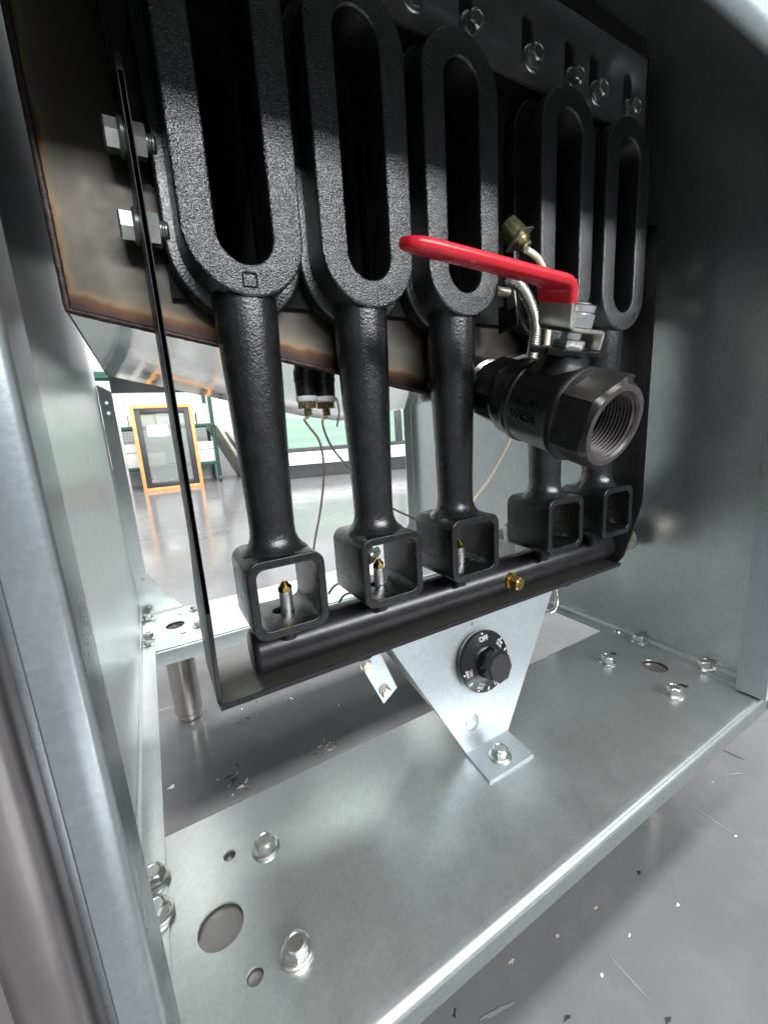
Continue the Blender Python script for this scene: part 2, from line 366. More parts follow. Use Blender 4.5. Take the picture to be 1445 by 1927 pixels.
# header above the opening, roof of the burner bay
prof = [(.1440, .4985), (.1370, .4815)]+[(.1345-.0065*math.sin(R(a)), .4865-.0065*math.cos(R(a))) for a in (0, 20, 40, 60, 80, 90)]+[(.1280, .64), (.1395, .64), (.1395, .5010), (.1440, .5010)]
bm = NB(); loft(bm, [[Vector((x, y, z)) for y, z in prof] for x in (-.2465, .2465)]); finish(bm, 'header', 'galvanised_bright', cab, 50)
bm = NB(); bx(bm, (-.2740, .1400, .6220), (.2740, .7515, .6236)); finish(bm, 'roof_panel', 'galvanised', cab)  # bay ceiling, with an unseen rear run added to keep light out
bm = NB(); bx(bm, (-.2550, .7340, .352), (.2550, .7355, .6218)); finish(bm, 'rear_skirt', 'galvanised', cab)
# ------------------------------------------------------------------ oil tank
tank = thing('oil_tank', 'stainless oil tank with heat-stained front and V-shaped mirror-bright underside', 'tank', (0, .41, .30))
TY = .276
XB = [-.1625, -.0895, -.0150, .0905, .1680]
VF = [(-.2475, .348), (-.030, .3045), (.012, .3045), (.034, .326), (.0870, .338), (.2475, .374)]
VR = [(-.2475, .353), (-.030, .300), (.020, .292), (.045, .298), (.110, .310), (.2475, .345)]
bm = NB(); plate(bm, VF+[(.2475, .6215), (-.2475, .6215)], [track(x, .366, .505, .0150) for x in XB], .002, 0, FX(TY)); fs = finish(bm, 'front_sheet', 'tank_heat', tank)
bm = NB(); yr = .555
n_ = 10
rings = []
for k in range(n_+1):
    f_ = k/n_; rings.append([Vector((a[0]*(1-f_)+b[0]*f_, TY+.0012+(yr-TY)*f_, a[1]*(1-f_)+b[1]*f_-.004*math.sin(f_*math.pi)*(abs(a[0]) < .2))) for a, b in zip(VF, VR)])
loft(bm, rings, False, False, False); o = finish(bm, 'bottom_sheet', 'mirror_steel', tank, 20, False)
bm = NB(); plate(bm, VR+[(.2475, .6215), (-.2475, .6215)], [], .0015, 0, FX(yr+.0008)); finish(bm, 'rear_sheet', 'mirror_steel', tank)
bm = NB()
for s in (-1, 1):
    z0, z1 = (VF[0][1], VR[0][1]) if s < 0 else (VF[-1][1], VR[-1][1])
    bm2 = [Vector((s*.2487, TY+.0012, z0)), Vector((s*.2487, yr, z1)), Vector((s*.2487, yr, .6215)), Vector((s*.2487, TY+.0012, .6215))]
    b_ = NB(); loft(b_, [bm2, [v+Vector((-s*.001, 0, 0)) for v in bm2]]); finish(b_, 'side_sheet', 'tank_heat', tank)
bm.free()
# weld bead round the rim of the front sheet
pts = [Vector((-.2480, TY-.001, .61))]+[Vector((x, TY-.0012, z)) for x, z in VF]+[Vector((.2480, TY-.001, .61))]
path = []
for a, b in zip(pts, pts[1:]):
    k = max(2, int((b-a).length/.003)); path += [a.lerp(b, i/k) for i in range(k)]
bm = NB(); sweep(bm, path, lambda i: .0017+random.uniform(-.00012, .00012), 8); finish(bm, 'weld_bead', 'weld', tank, 70)
bm = NB(); b0 = track(0, .366, .505, .0150); loft(bm, [[Vector((x, y, z)) for x, z in b0] for y in (TY+.0012, .50)], False, True)
ft0 = finish(bm, 'fire_tube', 'flat_black', tank); ft0.location.x = XB[0]
for x in XB[1:]:
    c = ft0.copy(); COL.objects.link(c); c.location.x = x
bm = NB(); plate(bm, [(-.1985, .357), (.2045, .357), (.2045, .521), (-.1985, .521)], [track(x, .3655, .5055, .0155) for x in XB], .002, 0, FX(TY-.0040)); finish(bm, 'backing_plate', 'flat_black', tank)  # black plate assumed behind the burners, filling the gaps between loops
# hanger plate with slots
hp = thing('burner_hanger_plate', 'dark grey slotted steel strip with bolts above the burner tops', 'steel plate', (0, .257, .523))
sl = []
for x in XB:
    for s in (-1, 1): sl.append(track(x+s*.0235-.0035, .538, .566, .0062, 8))
bm = NB(); plate(bm, [(-.2150, .523), (.2150, .523), (.2150, .584), (-.2150, .584)], sl, .003, .0004, FX(.2575)); finish(bm, 'strip', 'hanger_steel', hp)
bm = NB(); bx(bm, (-.2140, .2592, .524), (.2140, .2750, .5265)); finish(bm, 'strip_ledge', 'flat_black', hp)
for x in XB:
    for s in (-1, 1): flange_bolt(hp, (x+s*.0235, .2559, .5385), (0, -1, 0), .95)
# ------------------------------------------------------------------ burners
BY, BD = .238, .2745
b1 = thing('burner', 'black cast iron burner with a small square mark under its slot', 'burner', (XB[0], .257, .160), 'cast iron burners hanging in a row')
def X0(bm, name, mat, par, sm=35): bm.transform(Matrix.Translation((XB[0], 0, 0))); return finish(bm, name, mat, par, sm)
bm = NB(); plate(bm, track(0, .3533, .5168, .0295, 20), [track(0, .3660, .5045, .0158, 20)], BD-BY, .0016, FX((BY+BD)/2), 3); rg = X0(bm, 'slotted_loop', 'cast_iron_face', b1, 50)
bm = NB(); plate(bm, track(0, .3465, .5235, .0350, 20), [track(0, .3655, .5050, .0160, 20)], .0130, .002, FX(.2660), 2); X0(bm, 'back_flange', 'cast_iron_tube', b1, 50)
bm = NB(); TYc = .2570
prof = [(.2060, .0216), (.2080, .0205), (.2100, .0180), (.2130, .0158), (.2170, .0144), (.2220, .0139), (.24, .0142), (.27, .0152), (.30, .0162), (.33, .0171), (.350, .0176), (.356, .0176), (.3640, .0174)]
loft(bm, [ring((0, TYc+.0003*(z-.2), z), (0, 0, 1), r, 32) for z, r in prof]); X0(bm, 'mixer_tube', 'cast_iron_tube', b1, 60)
bm = NB(); plate(bm, rrect(0, .1838, .0228, .0238, .0075), [rrect(0, .1838, .0192, .0200, .0060)], .0480, .0008, FX(.2565), 2)
tmp = finish(bm, 'air_box', 'cast_iron_box', None)
bm = NB(); cyl(bm, (0, .2595, .150), (0, .2595, .170), .0060, n=20); cut = finish(bm, 'cut', 'flat_black')
bo = tmp.modifiers.new('b', 'BOOLEAN'); bo.object = cut; bo.operation = 'DIFFERENCE'; bo.solver = 'EXACT'
me2 = bpy.data.meshes.new_from_object(tmp.evaluated_get(bpy.context.evaluated_depsgraph_get())); b2 = NB(); b2.from_mesh(me2)
bpy.data.objects.remove(tmp); bpy.data.objects.remove(cut)
X0(b2, 'air_box', 'cast_iron_box', b1, 40)
labs = ['black cast iron burner between the one with a square mark and the handle-crossed one', 'black cast iron burner with the red valve handle across the foot of its slot', 'black cast iron burner with its tube behind the ball valve stem', 'black cast iron burner next to the dark bracket plate far from the square mark']
for x, lb in zip(XB[1:], labs): copy_tree(b1, (x, .257, .160), lb)
bm = NB(); q = rrect(XB[0]-.0005, .3597, .0038, .0036, .0004, 2); qi = rrect(XB[0]-.0005, .3597, .0032, .0030, .0003, 2)
plate(bm, q, [qi], .0012, 0, FX(BY-.0002)); finish(bm, 'square_mark', 'flat_black', b1)
# ------------------------------------------------------------------ manifold and its bracket
mf = thing('burner_manifold', 'black gas manifold pipe lying on a U-shaped dark steel bracket', 'gas manifold', (0, .277, .113))
bm = NB(); MZ, MY, MR = .1326, .2756, .0166
lathe(bm, [(0, .0135), (.0012, .0155), (.0035, MR), (.438, MR)], (-.1825, MY, MZ), (1, 0, 0), 40); pipe = finish(bm, 'pipe', 'black_pipe', mf)
bm = NB(); lathe(bm, [(0, .0185), (.022, .0185), (.023, .0178), (.038, .0168), (.040, .0145)], (.214, MY, MZ), (1, 0, 0), 28); finish(bm, 'end_cap', 'old_bolt', pipe)
bm = NB(); plate(bm, [(-.2090, .2535), (.2120, .2535), (.2120, .3150), (-.2090, .3150)], [], .0032, .0004, FZ(.1141)); finish(bm, 'base_plate', 'brushed_dark', mf)
bm = NB(); bx(bm, (-.2085, .2525, .1122), (.2115, .2533, .1160)); finish(bm, 'base_edge', 'black_iron_edge', mf)
for s in (-1, 1):
    xc = -.2085 if s < 0 else .2115
    out = [(.2555, .1160), (.2500, .1240), (.2370, .1720), (.2345, .1850), (.2345, .4360), (.2370, .4440), (.2430, .4465), (.2720, .4465), (.2745, .4400), (.2745, .2200), (.3120, .1700), (.3140, .1160)]
    bm = NB(); plate(bm, out, [], .0024, .0003, FSX(xc)); ck = finish(bm, 'cheek_plate', 'cheek_steel', mf)
    bm = NB(); ed = [Vector((xc, y-.0003, z)) for y, z in out[:7]]
    rr = []
    for i, p in enumerate(ed):
        rr.append([p+Vector((dx_, dy_, 0)) for dx_, dy_ in ((-.0013, 0), (.0013, 0), (.0013, .0006), (-.0013, .0006))])
    loft(bm, rr); finish(bm, 'cheek_edge', 'black_iron_edge', ck)
    for z in (.4245, .3860):
        yb = .2600
        lathe_b = NB(); lathe(lathe_b, [(0, .0084), (.0014, .0086), (.0024, .0076), (.0026, .0061, 6), (.0078, .0061, 6), (.0086, .0055)], (xc-.0014, yb, z), (-1, 0, 0), 24, hint=(0, math.cos(.4*z*50), math.sin(.4*z*50))); finish(lathe_b, 'bolt', 'zinc_bolt', ck, 28)
        lathe_b = NB(); lathe(lathe_b, [(0, .0066, 6), (.0062, .0066, 6), (.0066, .0060), (.0067, .0042), (.0072, .0043), (.0078, .0040), (.0084, .0043), (.0090, .0040), (.0098, .0042), (.0108, .0036)], (xc+.0014, yb, z), (1, 0, 0), 24, hint=(0, .3, 1)); finish(lathe_b, 'nut', 'zinc_bolt', ck, 28)
for x, ox in zip(XB, (.0030, .0012, .0040, .002, .002)):
    x += ox
    bm = NB(); cyl(bm, (x, .2590, .1440), (x, .2600, .1605), .0052, n=20); finish(bm, 'orifice_boss', 'black_pipe', pipe)
    bm = NB(); lathe(bm, [(0, .0044), (.0315, .0044), (.0322, .0039)], (x+.0010, .2595, .1450), (0, 0, 1), 20); of = finish(bm, 'orifice', 'chrome', pipe)
    bm = NB(); lathe(bm, [(0, .0036), (.0003, .0040, 6), (.0032, .0040, 6), (.0042, .0035), (.0070, .0016), (.0072, .0006)], (x+.0010, .2595, .1772), (0, 0, 1), 24); finish(bm, 'orifice_tip', 'brass', of, 28)
pl = at(962, 1086, .262); bm = NB(); lathe(bm, [(0, .0075), (.0030, .0075), (.0032, .0052), (.0060, .0052), (.0062, .0060, 6), (.0120, .0060, 6), (.0128, .0055)], (pl.x-.004, .2615, .1330), (.15, -1, -.08), 24); finish(bm, 'plug', 'brass', pipe, 28)
for x in (-.106, .125):
    bm = NB(); bx(bm, (x-.005, .2540, .1098), (x+.005, .262, .1124), .0008); finish(bm, 'clip', 'black_pipe', mf)
bm = NB(); bx(bm, (-.2110, .2560, .4475), (-.2096, .2720, .6200)); finish(bm, 'cheek_arm', 'dark_steel', mf)
# ------------------------------------------------------------------ thermostat bracket and knob
tb = thing('thermostat_bracket', 'pale galvanised tapered bracket holding the temperature dial, footed on the pan', 'bracket', (-.004, .238, .0))
A0, A1 = Vector((0, .2375, .0025)), Vector((0, .2565, .1122))
pu = (A1-A0).normalized(); pn = Vector((0, -pu.z, pu.y))
def TP(x, h, o_=0): return A0+Vector((x, 0, 0))+pu*h+pn*o_
H = (A1-A0).length
mt = Matrix(((1, 0, 0, 0), (0, pu.y, pn.y, A0.y), (0, pu.z, pn.z, A0.z), (0, 0, 0, 1)))
KC = (.0005, .0738)
bm = NB(); plate(bm, [(-.0275, 0), (.0225, 0), (.1040, H), (-.0840, H)], [circ(-.0025, .1090-.0025, .0016, 12)], .0016, 0, mt); fp = finish(bm, 'face_plate', 'galvanised_bright', tb)
bm = NB(); prof = [(.2383, .0045), (.2372, .0024), (.2350, .0018), (.2050, .0018), (.2050, .0002), (.2360, .0002), (.2390, .0012)]
loft(bm, [[Vector((x+(.2383-y)*-.10, y, z)) for y, z in prof] for x in (-.0272, .0222)]); finish(bm, 'foot', 'galvanised_bright', tb, 50)
flange_bolt(tb, (-.0055, .2190, .0018), s=1.0, ph=.5)
bm = NB(); lathe(bm, [(0, .0075), (.0006, .0066), (.0013, .0045), (.0016, .0018)], TP(-.0165, .0225, .0008), pn, 20); finish(bm, 'dimple', 'galvanised_bright', tb, 60)
bm = NB(); q = [TP(-.0835, H-.001, -.001), TP(-.0450, .035, -.001)]
loft(bm, [[q[0], q[1], q[1]+Vector((.004, .05, .002)), q[0]+Vector((.002, .05, .0))], [v+Vector((.0012, 0, .0006)) for v in (q[0], q[1], q[1]+Vector((.004, .05, .002)), q[0]+Vector((.002, .05, .0)))]]); finish(bm, 'side_return', 'galvanised', tb)
c0 = (-.1020, .0990); c1 = (-.0800, .0480)
bm = NB(); plate(bm, [(-.1025, .0975), (-.0965, .1035), (-.0830, .1000), (-.0670, .0570), (-.0810, .0470)], [], .0016, 0, FX(.2800)); sb = finish(bm, 'screw_tab', 'galvanised_bright', tb)
for x, z in ((-.0955, .0905), (-.0795, .0590)): hex_bolt(sb, (x, .2791, z), (0, -1, 0), .0040, .0040, .0052, 'old_bolt')
knob = thing('temperature_dial', 'black temperature dial with white markings and octagonal grip', 'knob', TP(KC[0], KC[1], .001))
kc = TP(KC[0], KC[1], .0008)
ux = Vector((1, 0, 0)); uy = pu
bm = NB(); lathe(bm, [(0, .0245), (.0030, .0262), (.0068, .0268), (.0078, .0262), (.0100, .0190), (.0118, .0140)], kc, pn, 56, hint=uy); dial = finish(bm, 'dial', 'bakelite', knob, 40)
bm = NB(); lathe(bm, [(.0105, .0128, 8), (.0255, .0122, 8), (.0263, .0112, 8)], kc, pn, 48, hint=uy*math.cos(.2)+ux*math.sin(.2)); finish(bm, 'grip', 'bakelite', knob, 25)
bm = NB(); lathe(bm, [(.0262, .0110, 8), (.0266, .0109, 8)], kc, pn, 48, hint=uy*math.cos(.2)+ux*math.sin(.2)); finish(bm, 'grip_cap', 'bakelite_matt', knob, 25)
def text_mesh(body, size, m4, ext):
    cu = bpy.data.curves.new('t', 'FONT'); cu.body = body; cu.size = size; cu.align_x = 'CENTER'; cu.align_y = 'CENTER'; cu.extrude = ext; cu.resolution_u = 2; cu.space_line = .95
    o = bpy.data.objects.new('t', cu); COL.objects.link(o)
    me = bpy.data.meshes.new_from_object(o.evaluated_get(bpy.context.evaluated_depsgraph_get())); b = NB(); b.from_mesh(me); b.transform(m4)
    bpy.data.objects.remove(o); bpy.data.curves.remove(cu); bpy.data.meshes.remove(me); return b
slope = math.atan2(.0022, .0072)
def dial_frame(ang, rad):  # ang clockwise from the top, lying on the cone of the dial
    a = R(ang); e_r = ux*math.sin(a)+uy*math.cos(a); nn_ = (pn*math.cos(slope)+e_r*math.sin(slope)).normalized()
    up = (e_r-nn_*e_r.dot(nn_)).normalized(); rt = up.cross(nn_)
    hgt = .0078+(.0262-rad)*math.tan(slope)+.00015
    p = kc+e_r*rad+pn*hgt; return p, rt, up, nn_
def fm(p, rt, up, nn_):
    return Matrix(((rt.x, up.x, nn_.x, p.x), (rt.y, up.y, nn_.y, p.y), (rt.z, up.z, nn_.z, p.z), (0, 0, 0, 1)))
for ang, tx, sz in ((0, 'OFF', .0058), (-100, '200F\n93C', .0036), (-151, '250F\n121C', .0036), (157, '300F\n149C', .0036), (106, '350F\n177C', .0036), (55, '400F\n204C', .0036)):
    b = text_mesh(tx, sz, fm(*dial_frame(ang, .0205 if tx == 'OFF' else .0202)), .0001); finish(b, 'dial_text', 'print_white', dial)
    bm = NB(); p, rt, up, nn_ = dial_frame(ang, .0247); lathe(bm, [(-.0001, .0008), (.00015, .0008)], p, nn_, 12); finish(bm, 'dial_dot', 'print_white', dial)
for ang in (-125, -177, 132, 80):
    bm = NB(); b2 = rrect(0, 0, .0006, .0017, .0002, 2); plate(bm, b2, [], .0003, 0, fm(*dial_frame(ang, .0232))); finish(bm, 'dial_dash', 'print_white', dial)
# ------------------------------------------------------------------ drain pipe and ball valve
F = Vector((.020, .149, .271)); D = Vector((0, .951, .308)).normalized(); U = Vector((0, -.308, .951)).normalized(); E1 = Vector((1, 0, 0))
def VP(x, h, s): return F+E1*x+U*h+D*s
dp = thing('drain_pipe', 'black welded drain pipe stub leading from the tank underside into the valve', 'pipe', (.0, .29, .30))
bm = NB(); lathe(bm, [(.1020, .0211), (.175, .0211)], F, D, 32); finish(bm, 'pipe', 'black_pipe', dp)
bm = NB(); prof = []
for k in range(6): prof += [(.1035+k*.0017, .0200), (.1043+k*.0017, .0212)]
lathe(bm, prof+[(.1140, .0212)], F, D, 32, False, False); finish(bm, 'pipe_thread', 'chrome', dp)
bm = NB(); lathe(bm, [(0, .0215), (.002, .0230), (.052, .0230), (.0550, .0235)], (-.001, .2800, .2985), (0, 0, 1), 32); st_ = finish(bm, 'stub', 'black_pipe', dp)
bm = NB(); sweep(bm, [Vector((-.0245+.003*math.sin(k*.35)**2+(0 if k < 14 else (k-14)*.004), .2735-(.001 if k < 14 else .0), .306+min(k, 14)*.0028+random.uniform(-.0006, .0006)+(0 if k < 14 else .002))) for k in range(26)], lambda i: .0030+random.uniform(-.0008, .0008), 8, False); finish(bm, 'weld_bead', 'weld', st_, 70)
bv = thing('ball_valve', 'black cast ball valve with threaded open end and red lever handle', 'valve', VP(0, 0, .05))
bm = NB()
loft(bm, [ring(F+D*s, D, r, 48, U, p) for s, r, p in ((.0030, .0255, 6), (.0240, .0258, 6), (.0262, .0272, None))], False, False)
loft(bm, [ring(F+D*s, D, r, 48, U, p) for s, r, p in ((.0030, .0255, 6), (.0002, .0247, None))], False, False); hx = finish(bm, 'hex_end', 'valve_black', bv, 30)
bm = NB(); loft(bm, [ring(F+D*s, D, r, 48, U) for s, r in ((.0002, .0247), (0, .0240), (0, .0212), (.0015, .0200))], False, False); finish(bm, 'end_face', 'valve_face', hx, 30)
bm = NB(); prof = [(.0015, .0200)]
for k in range(10): prof += [(.0022+k*.0023, .0201-k*.00005), (.0032+k*.0023, .0186-k*.00005)]
prof += [(.0250, .0190), (.0300, .0185)]
loft(bm, [ring(F+D*s, D, r, 48, U) for s, r in prof], False, False); finish(bm, 'threaded_bore', 'valve_face', hx, 20)
bm = NB(); loft(bm, [ring(F+D*(.0300+.013*math.sin(R(a))), D, max(.0185*math.cos(R(a)), .0003), 32, U) for a in range(0, 91, 15)], False, True); finish(bm, 'ball', 'valve_face', bv, 60)
bm = NB(); lathe(bm, [(.0225, .0262), (.0238, .0296), (.0262, .0304), (.0285, .0300), (.0300, .0281), (.0330, .0277), (.0500, .0282), (.0615, .0282), (.0625, .0291), (.0665, .0293), (.0680, .0285), (.0710, .0279), (.0790, .0272), (.0830, .0250), (.0850, .0240), (.0852, .0230, 8), (.1030, .0228, 8), (.1048, .0216)], F, D, 48, hint=U); body = finish(bm, 'body', 'valve_black', bv, 30)
for a, tx, sz in ((9, '11/4"', .0085), (-11, 'WCB.', .0085)):
    nn_ = (-E1*math.cos(R(a))+U*math.sin(R(a))).normalized(); up = (U*math.cos(R(a))+E1*math.sin(R(a))).normalized(); rt = up.cross(nn_)
    p = F+D*.0475+nn_*.0283; b = text_mesh(tx, sz, fm(p, rt, up, nn_), .0012); finish(b, 'cast_text', 'valve_black', body)
SS = .0480
so = VP(0, 0, SS)
bm = NB(); lathe(bm, [(.0220, .0185), (.0285, .0160), (.0310, .0148), (.0370, .0142), (.0376, .0132)], so, U, 32, hint=D); finish(bm, 'neck', 'valve_black', bv)
bm = NB()
star = [(-.024, -.006), (-.0195, -.0125), (-.012, -.009), (-.006, -.0145), (.004, -.0125), (.0085, -.017), (.020, -.0155), (.0215, -.010), (.0135, -.005), (.0150, .006), (.008, .0140), (-.006, .0145), (-.0125, .010), (-.0235, .009), (-.0255, .004), (-.0165, .001)]
def vfm(h): return Matrix(((E1.x, D.x, U.x, 0), (E1.y, D.y, U.y, 0), (E1.z, D.z, U.z, 0), (0, 0, 0, 1))).to_4x4() @ Matrix.Identity(4)
mv = vfm(0); mv.translation = VP(0, .0358, SS); plate(bm, star, [], .0038, .0006, mv); finish(bm, 'stop_collar', 'valve_black', bv)
bm = NB(); mv = vfm(0); mv.translation = VP(.010, .0262, .0195); plate(bm, rrect(0, 0, .0060, .0115, .003), [], .0050, .0008, mv); finish(bm, 'body_lug', 'valve_black', bv)
bm = NB(); lathe(bm, [(.0370, .0090), (.0385, .0092, 6), (.0425, .0092, 6), (.0432, .0080), (.0434, .0062), (.0640, .0062)], so, U, 24, hint=D); finish(bm, 'packing_nut', 'chrome', bv, 28)
bm = NB(); lathe(bm, [(.0500, .0080), (.0503, .0090, 6), (.0575, .0090, 6), (.0588, .0088), (.0592, .0098), (.0625, .0098), (.0632, .0080), (.0628, .0060)], so, U, 24, hint=D+E1*.35); finish(bm, 'handle_nut', 'chrome', bv, 28)
def strap(bm, path, hw, th):   # path in (x, h), width along the pipe axis
    P = [Vector((p[0], p[1])) for p in path]; rr = []
    for i, p in enumerate(P):
        a = P[min(i+1, len(P)-1)]-P[max(i-1, 0)]; a.normalize(); nrm = Vector((-a.y, a.x)); h_ = hw(i) if callable(hw) else hw; t_ = th(i) if callable(th) else th
        q = []
        rad = min(t_*.95, h_*.5)
        for cx, cn, a0 in ((h_-rad, t_-rad*.98, 0), (-h_+rad, t_-rad*.98, 90), (-h_+rad, -t_+rad*.98, 180), (h_-rad, -t_+rad*.98, 270)):
            for k in range(5):
                an = R(a0+90*k/4); q.append((cx+rad*math.cos(an), cn+rad*math.sin(an)))
        rr.append([VP(p.x+nrm.x*n2, p.y+nrm.y*n2, SS+w2) for w2, n2 in q])
    loft(bm, rr)
bm = NB(); strap(bm, [(.0150, .0385), (.0148, .0455), (.0145, .0480), (.0130, .0485), (-.0120, .0485), (-.0160, .0490), (-.0182, .0510), (-.0195, .0560), (-.0235, .0690), (-.0250, .0740)], .0125, .0014); hd = finish(bm, 'handle', 'handle_steel', bv, 40)
pth = [(-.0216, .0628), (-.0224, .0655), (-.0236, .0692), (-.0252, .0712), (-.0282, .0728), (-.0330, .0734), (-.0400, .0738), (-.06, .0748), (-.09, .0763), (-.110, .0772), (-.120, .0777), (-.1255, .0779), (-.1290, .0780), (-.1305, .0781)]
bm = NB(); wd = [.0134]*6+[.0124, .0114, .0108, .0104, .0098, .0084, .0062, .0032]; tk = [.0029, .0030, .0031, .0032, .0032, .0032, .0032, .0032, .0032, .0032, .0031, .0029, .0024, .0014]
strap(bm, pth, lambda i: wd[i], lambda i: tk[i]); finish(bm, 'grip_sleeve', 'red_vinyl', hd, 60)
# ------------------------------------------------------------------ wiring, probes, small fittings
yc = .231
cd = spline([at(*p, yc) for p in ((958, 523), (975, 535), (992, 560), (1003, 590), (1007, 620), (1004, 652), (997, 690), (990, 730))], 30)
bm = NB(); sweep(bm, cd, lambda i: .0045 if i % 4 < 2 else .0036, 12)
tag(finish(bm, 'flexible_conduit', 'flex_steel', None, 80), 'ribbed steel conduit bending down behind the red handle', 'conduit')
wr = spline([at(*p, .236) for p in ((990, 470), (1012, 487), (1026, 520), (1032, 570), (1031, 620), (1024, 672), (1010, 730))], 10)
bm = NB(); sweep(bm, wr, .0024, 10); tag(finish(bm, 'probe_wire', 'wire_white', None, 80), 'cream sheathed wire running down from the gold probe', 'wire')
wr = spline([at(960, 826, .42), at(942, 862, .42), at(918, 903, .42), at(885, 948, .42), at(868, 985, .44), at(880, 1040, .46)], 8)
bm = NB(); sweep(bm, wr, .0028, 8); tag(finish(bm, 'gas_line', 'wire_white', None, 80), 'thin cream line sloping down behind the ball valve', 'wire')
pr = thing('flame_probe', 'gold and green plated probe clamped between burner slots above the red handle', 'probe', at(985, 470, .240))
pa = at(952, 425, .250); pb = at(992, 466, .237); ax_ = (pb-pa)
bm = NB(); L_ = ax_.length
lathe(bm, [(0, .0078), (.001, .0086), (L_*.55, .0086), (L_*.6, .0084)], pa, ax_, 24); finish(bm, 'probe_body', 'sensor_gold', pr)
bm = NB(); lathe(bm, [(L_*.6, .0088, 4), (L_*.66, .0088, 4)], pa, ax_, 24, hint=(.3, 0, 1)); finish(bm, 'square_plate', 'zinc_bolt', pr, 28)
bm = NB(); lathe(bm, [(L_*.66, .0058), (L_*.72, .0066), (L_*.82, .0062), (L_*.84, .0046), (L_*.95, .0046), (L_*1.0, .0036)], pa, ax_, 24); finish(bm, 'ferrule', 'brass_pale', pr)
bk = thing('probe_clip', 'small zinc clip with a protruding screw beside the ribbed conduit', 'clip', at(960, 560, .262))
p = at(960, 552, .246)
bm = NB(); lathe(bm, [(0, .0035), (.013, .0035), (.0135, .003)], p-Vector((.016, 0, 0)), (1, 0, 0), 14); finish(bm, 'screw', 'old_bolt', bk)
bm = NB(); plate(bm, [(.240, p.z-.010), (.248, p.z-.012), (.250, p.z+.008), (.243, p.z+.010)], [], .0012, 0, FSX(p.x)); finish(bm, 'clip_leaf', 'zinc_bolt', bk)
bm = NB(); plate(bm, [(.242, p.z-.024), (.262, p.z-.026), (.262, p.z-.006), (.244, p.z-.006)], [], .0012, 0, FSX(p.x+.004)); finish(bm, 'clip_bracket', 'dark_steel', bk)
# probe fittings under the tank
def fitting(px, lab, dpx):
    y = .302; top = at(px, 690, y); t_ = thing('probe_fitting', lab, 'fitting', (top.x, y, top.z-.036), None)
    x = at(px, 745, y).x
    z0 = at(px, 770, y).z
    bm = NB(); lathe(bm, [(.0080, .0076), (.0190, .0078), (.0195, .0082), (.040, .0082)], (x, y, z0), (0, 0, 1), 24); finish(bm, 'coupling', 'black_pipe', t_)
    bm = NB(); lathe(bm, [(.0050, .0070), (.0056, .0077), (.0075, .0079), (.0092, .0077)], (x, y, z0), (0, 0, 1), 20); finish(bm, 'sealing_tape', 'ptfe_tape', t_, 60)
    bm = NB(); lathe(bm, [(-.0052, .0022), (-.005, .0027, 6), (-.0005, .0027, 6), (0, .0040), (.0003, .0062, 6), (.0050, .0062, 6), (.0054, .0056)], (x, y, z0), (0, 0, 1), 24); finish(bm, 'gland_nut', 'brass_pale', t_, 28)
    return Vector((x, y, z0-.006))
f1 = fitting(577, 'taped brass probe fitting hanging under the tank, its line falling straight', 0)
f2 = fitting(612, 'taped brass probe fitting under the tank, its line bending toward the manifold middle', 0)
y = .302
c1_ = spline([f1]+[at(*p, y) for p in ((573, 790), (584, 806), (600, 828), (608, 862), (609, 905), (603, 960), (594, 1010), (588, 1050), (583, 1100))], 8)
bm = NB(); sweep(bm, c1_, .0009, 8); tag(finish(bm, 'capillary_tube', 'capillary', None, 80), 'thin metal capillary with an S bend dropping from the straight-falling fitting', 'tube')
c2_ = spline([f2]+[at(*p, y) for p in ((607, 792), (612, 815), (625, 842), (645, 868), (664, 890), (700, 925), (738, 956), (780, 976), (830, 1000))], 8)
bm = NB(); sweep(bm, c2_, .0009, 8); tag(finish(bm, 'capillary_tube', 'capillary', None, 80), 'thin metal capillary slanting behind the second air box', 'tube')
bm = NB(); sweep(bm, spline([at(*p, .304) for p in ((633, 748), (638, 775), (634, 803))], 5), .0008, 6); tag(finish(bm, 'tape_strand', 'ptfe_tape', None, 80), 'loose white strand of sealing tape hanging from a fitting', 'tape strand')
for pts_, lb in ((((618, 1118), (628, 1104), (642, 1096), (660, 1092), (690, 1095)), 'thin dark wire looping just above the manifold pipe'), (((636, 1138), (646, 1122), (660, 1116), (690, 1118)), 'thin dark wire end resting behind the manifold pipe')):
    bm = NB(); sweep(bm, spline([at(*p, .36) for p in pts_], 6), .0012, 8); tag(finish(bm, 'loop_wire', 'capillary_dark', None, 80), lb, 'wire')
# control valve behind the manifold
gv = thing('gas_control_valve', 'cast alloy gas control valve with screws behind the manifold', 'gas valve', at(985, 1040, .42))
g0 = at(985, 1010, .42)
bm = NB(); bx(bm, g0+Vector((-.040, -.02, -.045)), g0+Vector((.05, .05, .004)), .006); finish(bm, 'valve_body', 'cast_alloy', gv)
bm = NB(); lathe(bm, [(0, .016), (.020, .015), (.024, .012)], g0+Vector((-.030, -.012, .004)), (-.2, 0, 1), 24); finish(bm, 'cover', 'cast_alloy', gv)
for dx_, dz_ in ((-.012, -.004), (.004, .0), (.018, .002), (-.020, -.012)):
    bm = NB(); lathe(bm, [(0, .0052), (.005, .005), (.0055, .0035)], g0+Vector((dx_, -.020, dz_-.006)), (0, -1, .35), 16); finish(bm, 'screw', 'chrome', gv)
fb = at(703, 1052, .34); bm = NB(); lathe(bm, [(0, .0055), (.008, .0055), (.0085, .0075, 6), (.016, .0075, 6), (.017, .006), (.03, .006)], fb+Vector((-.010, -.004, .004)), (.7, .7, -.1), 24)
tag(finish(bm, 'pipe_union', 'flex_steel', None, 28), 'pale metal pipe union seen through the second air box', 'pipe fitting')
lp = spline([at(*p, .33) for p in ((1042, 1092), (1046, 1112), (1048, 1130), (1044, 1146), (1034, 1153), (1018, 1153))], 24)
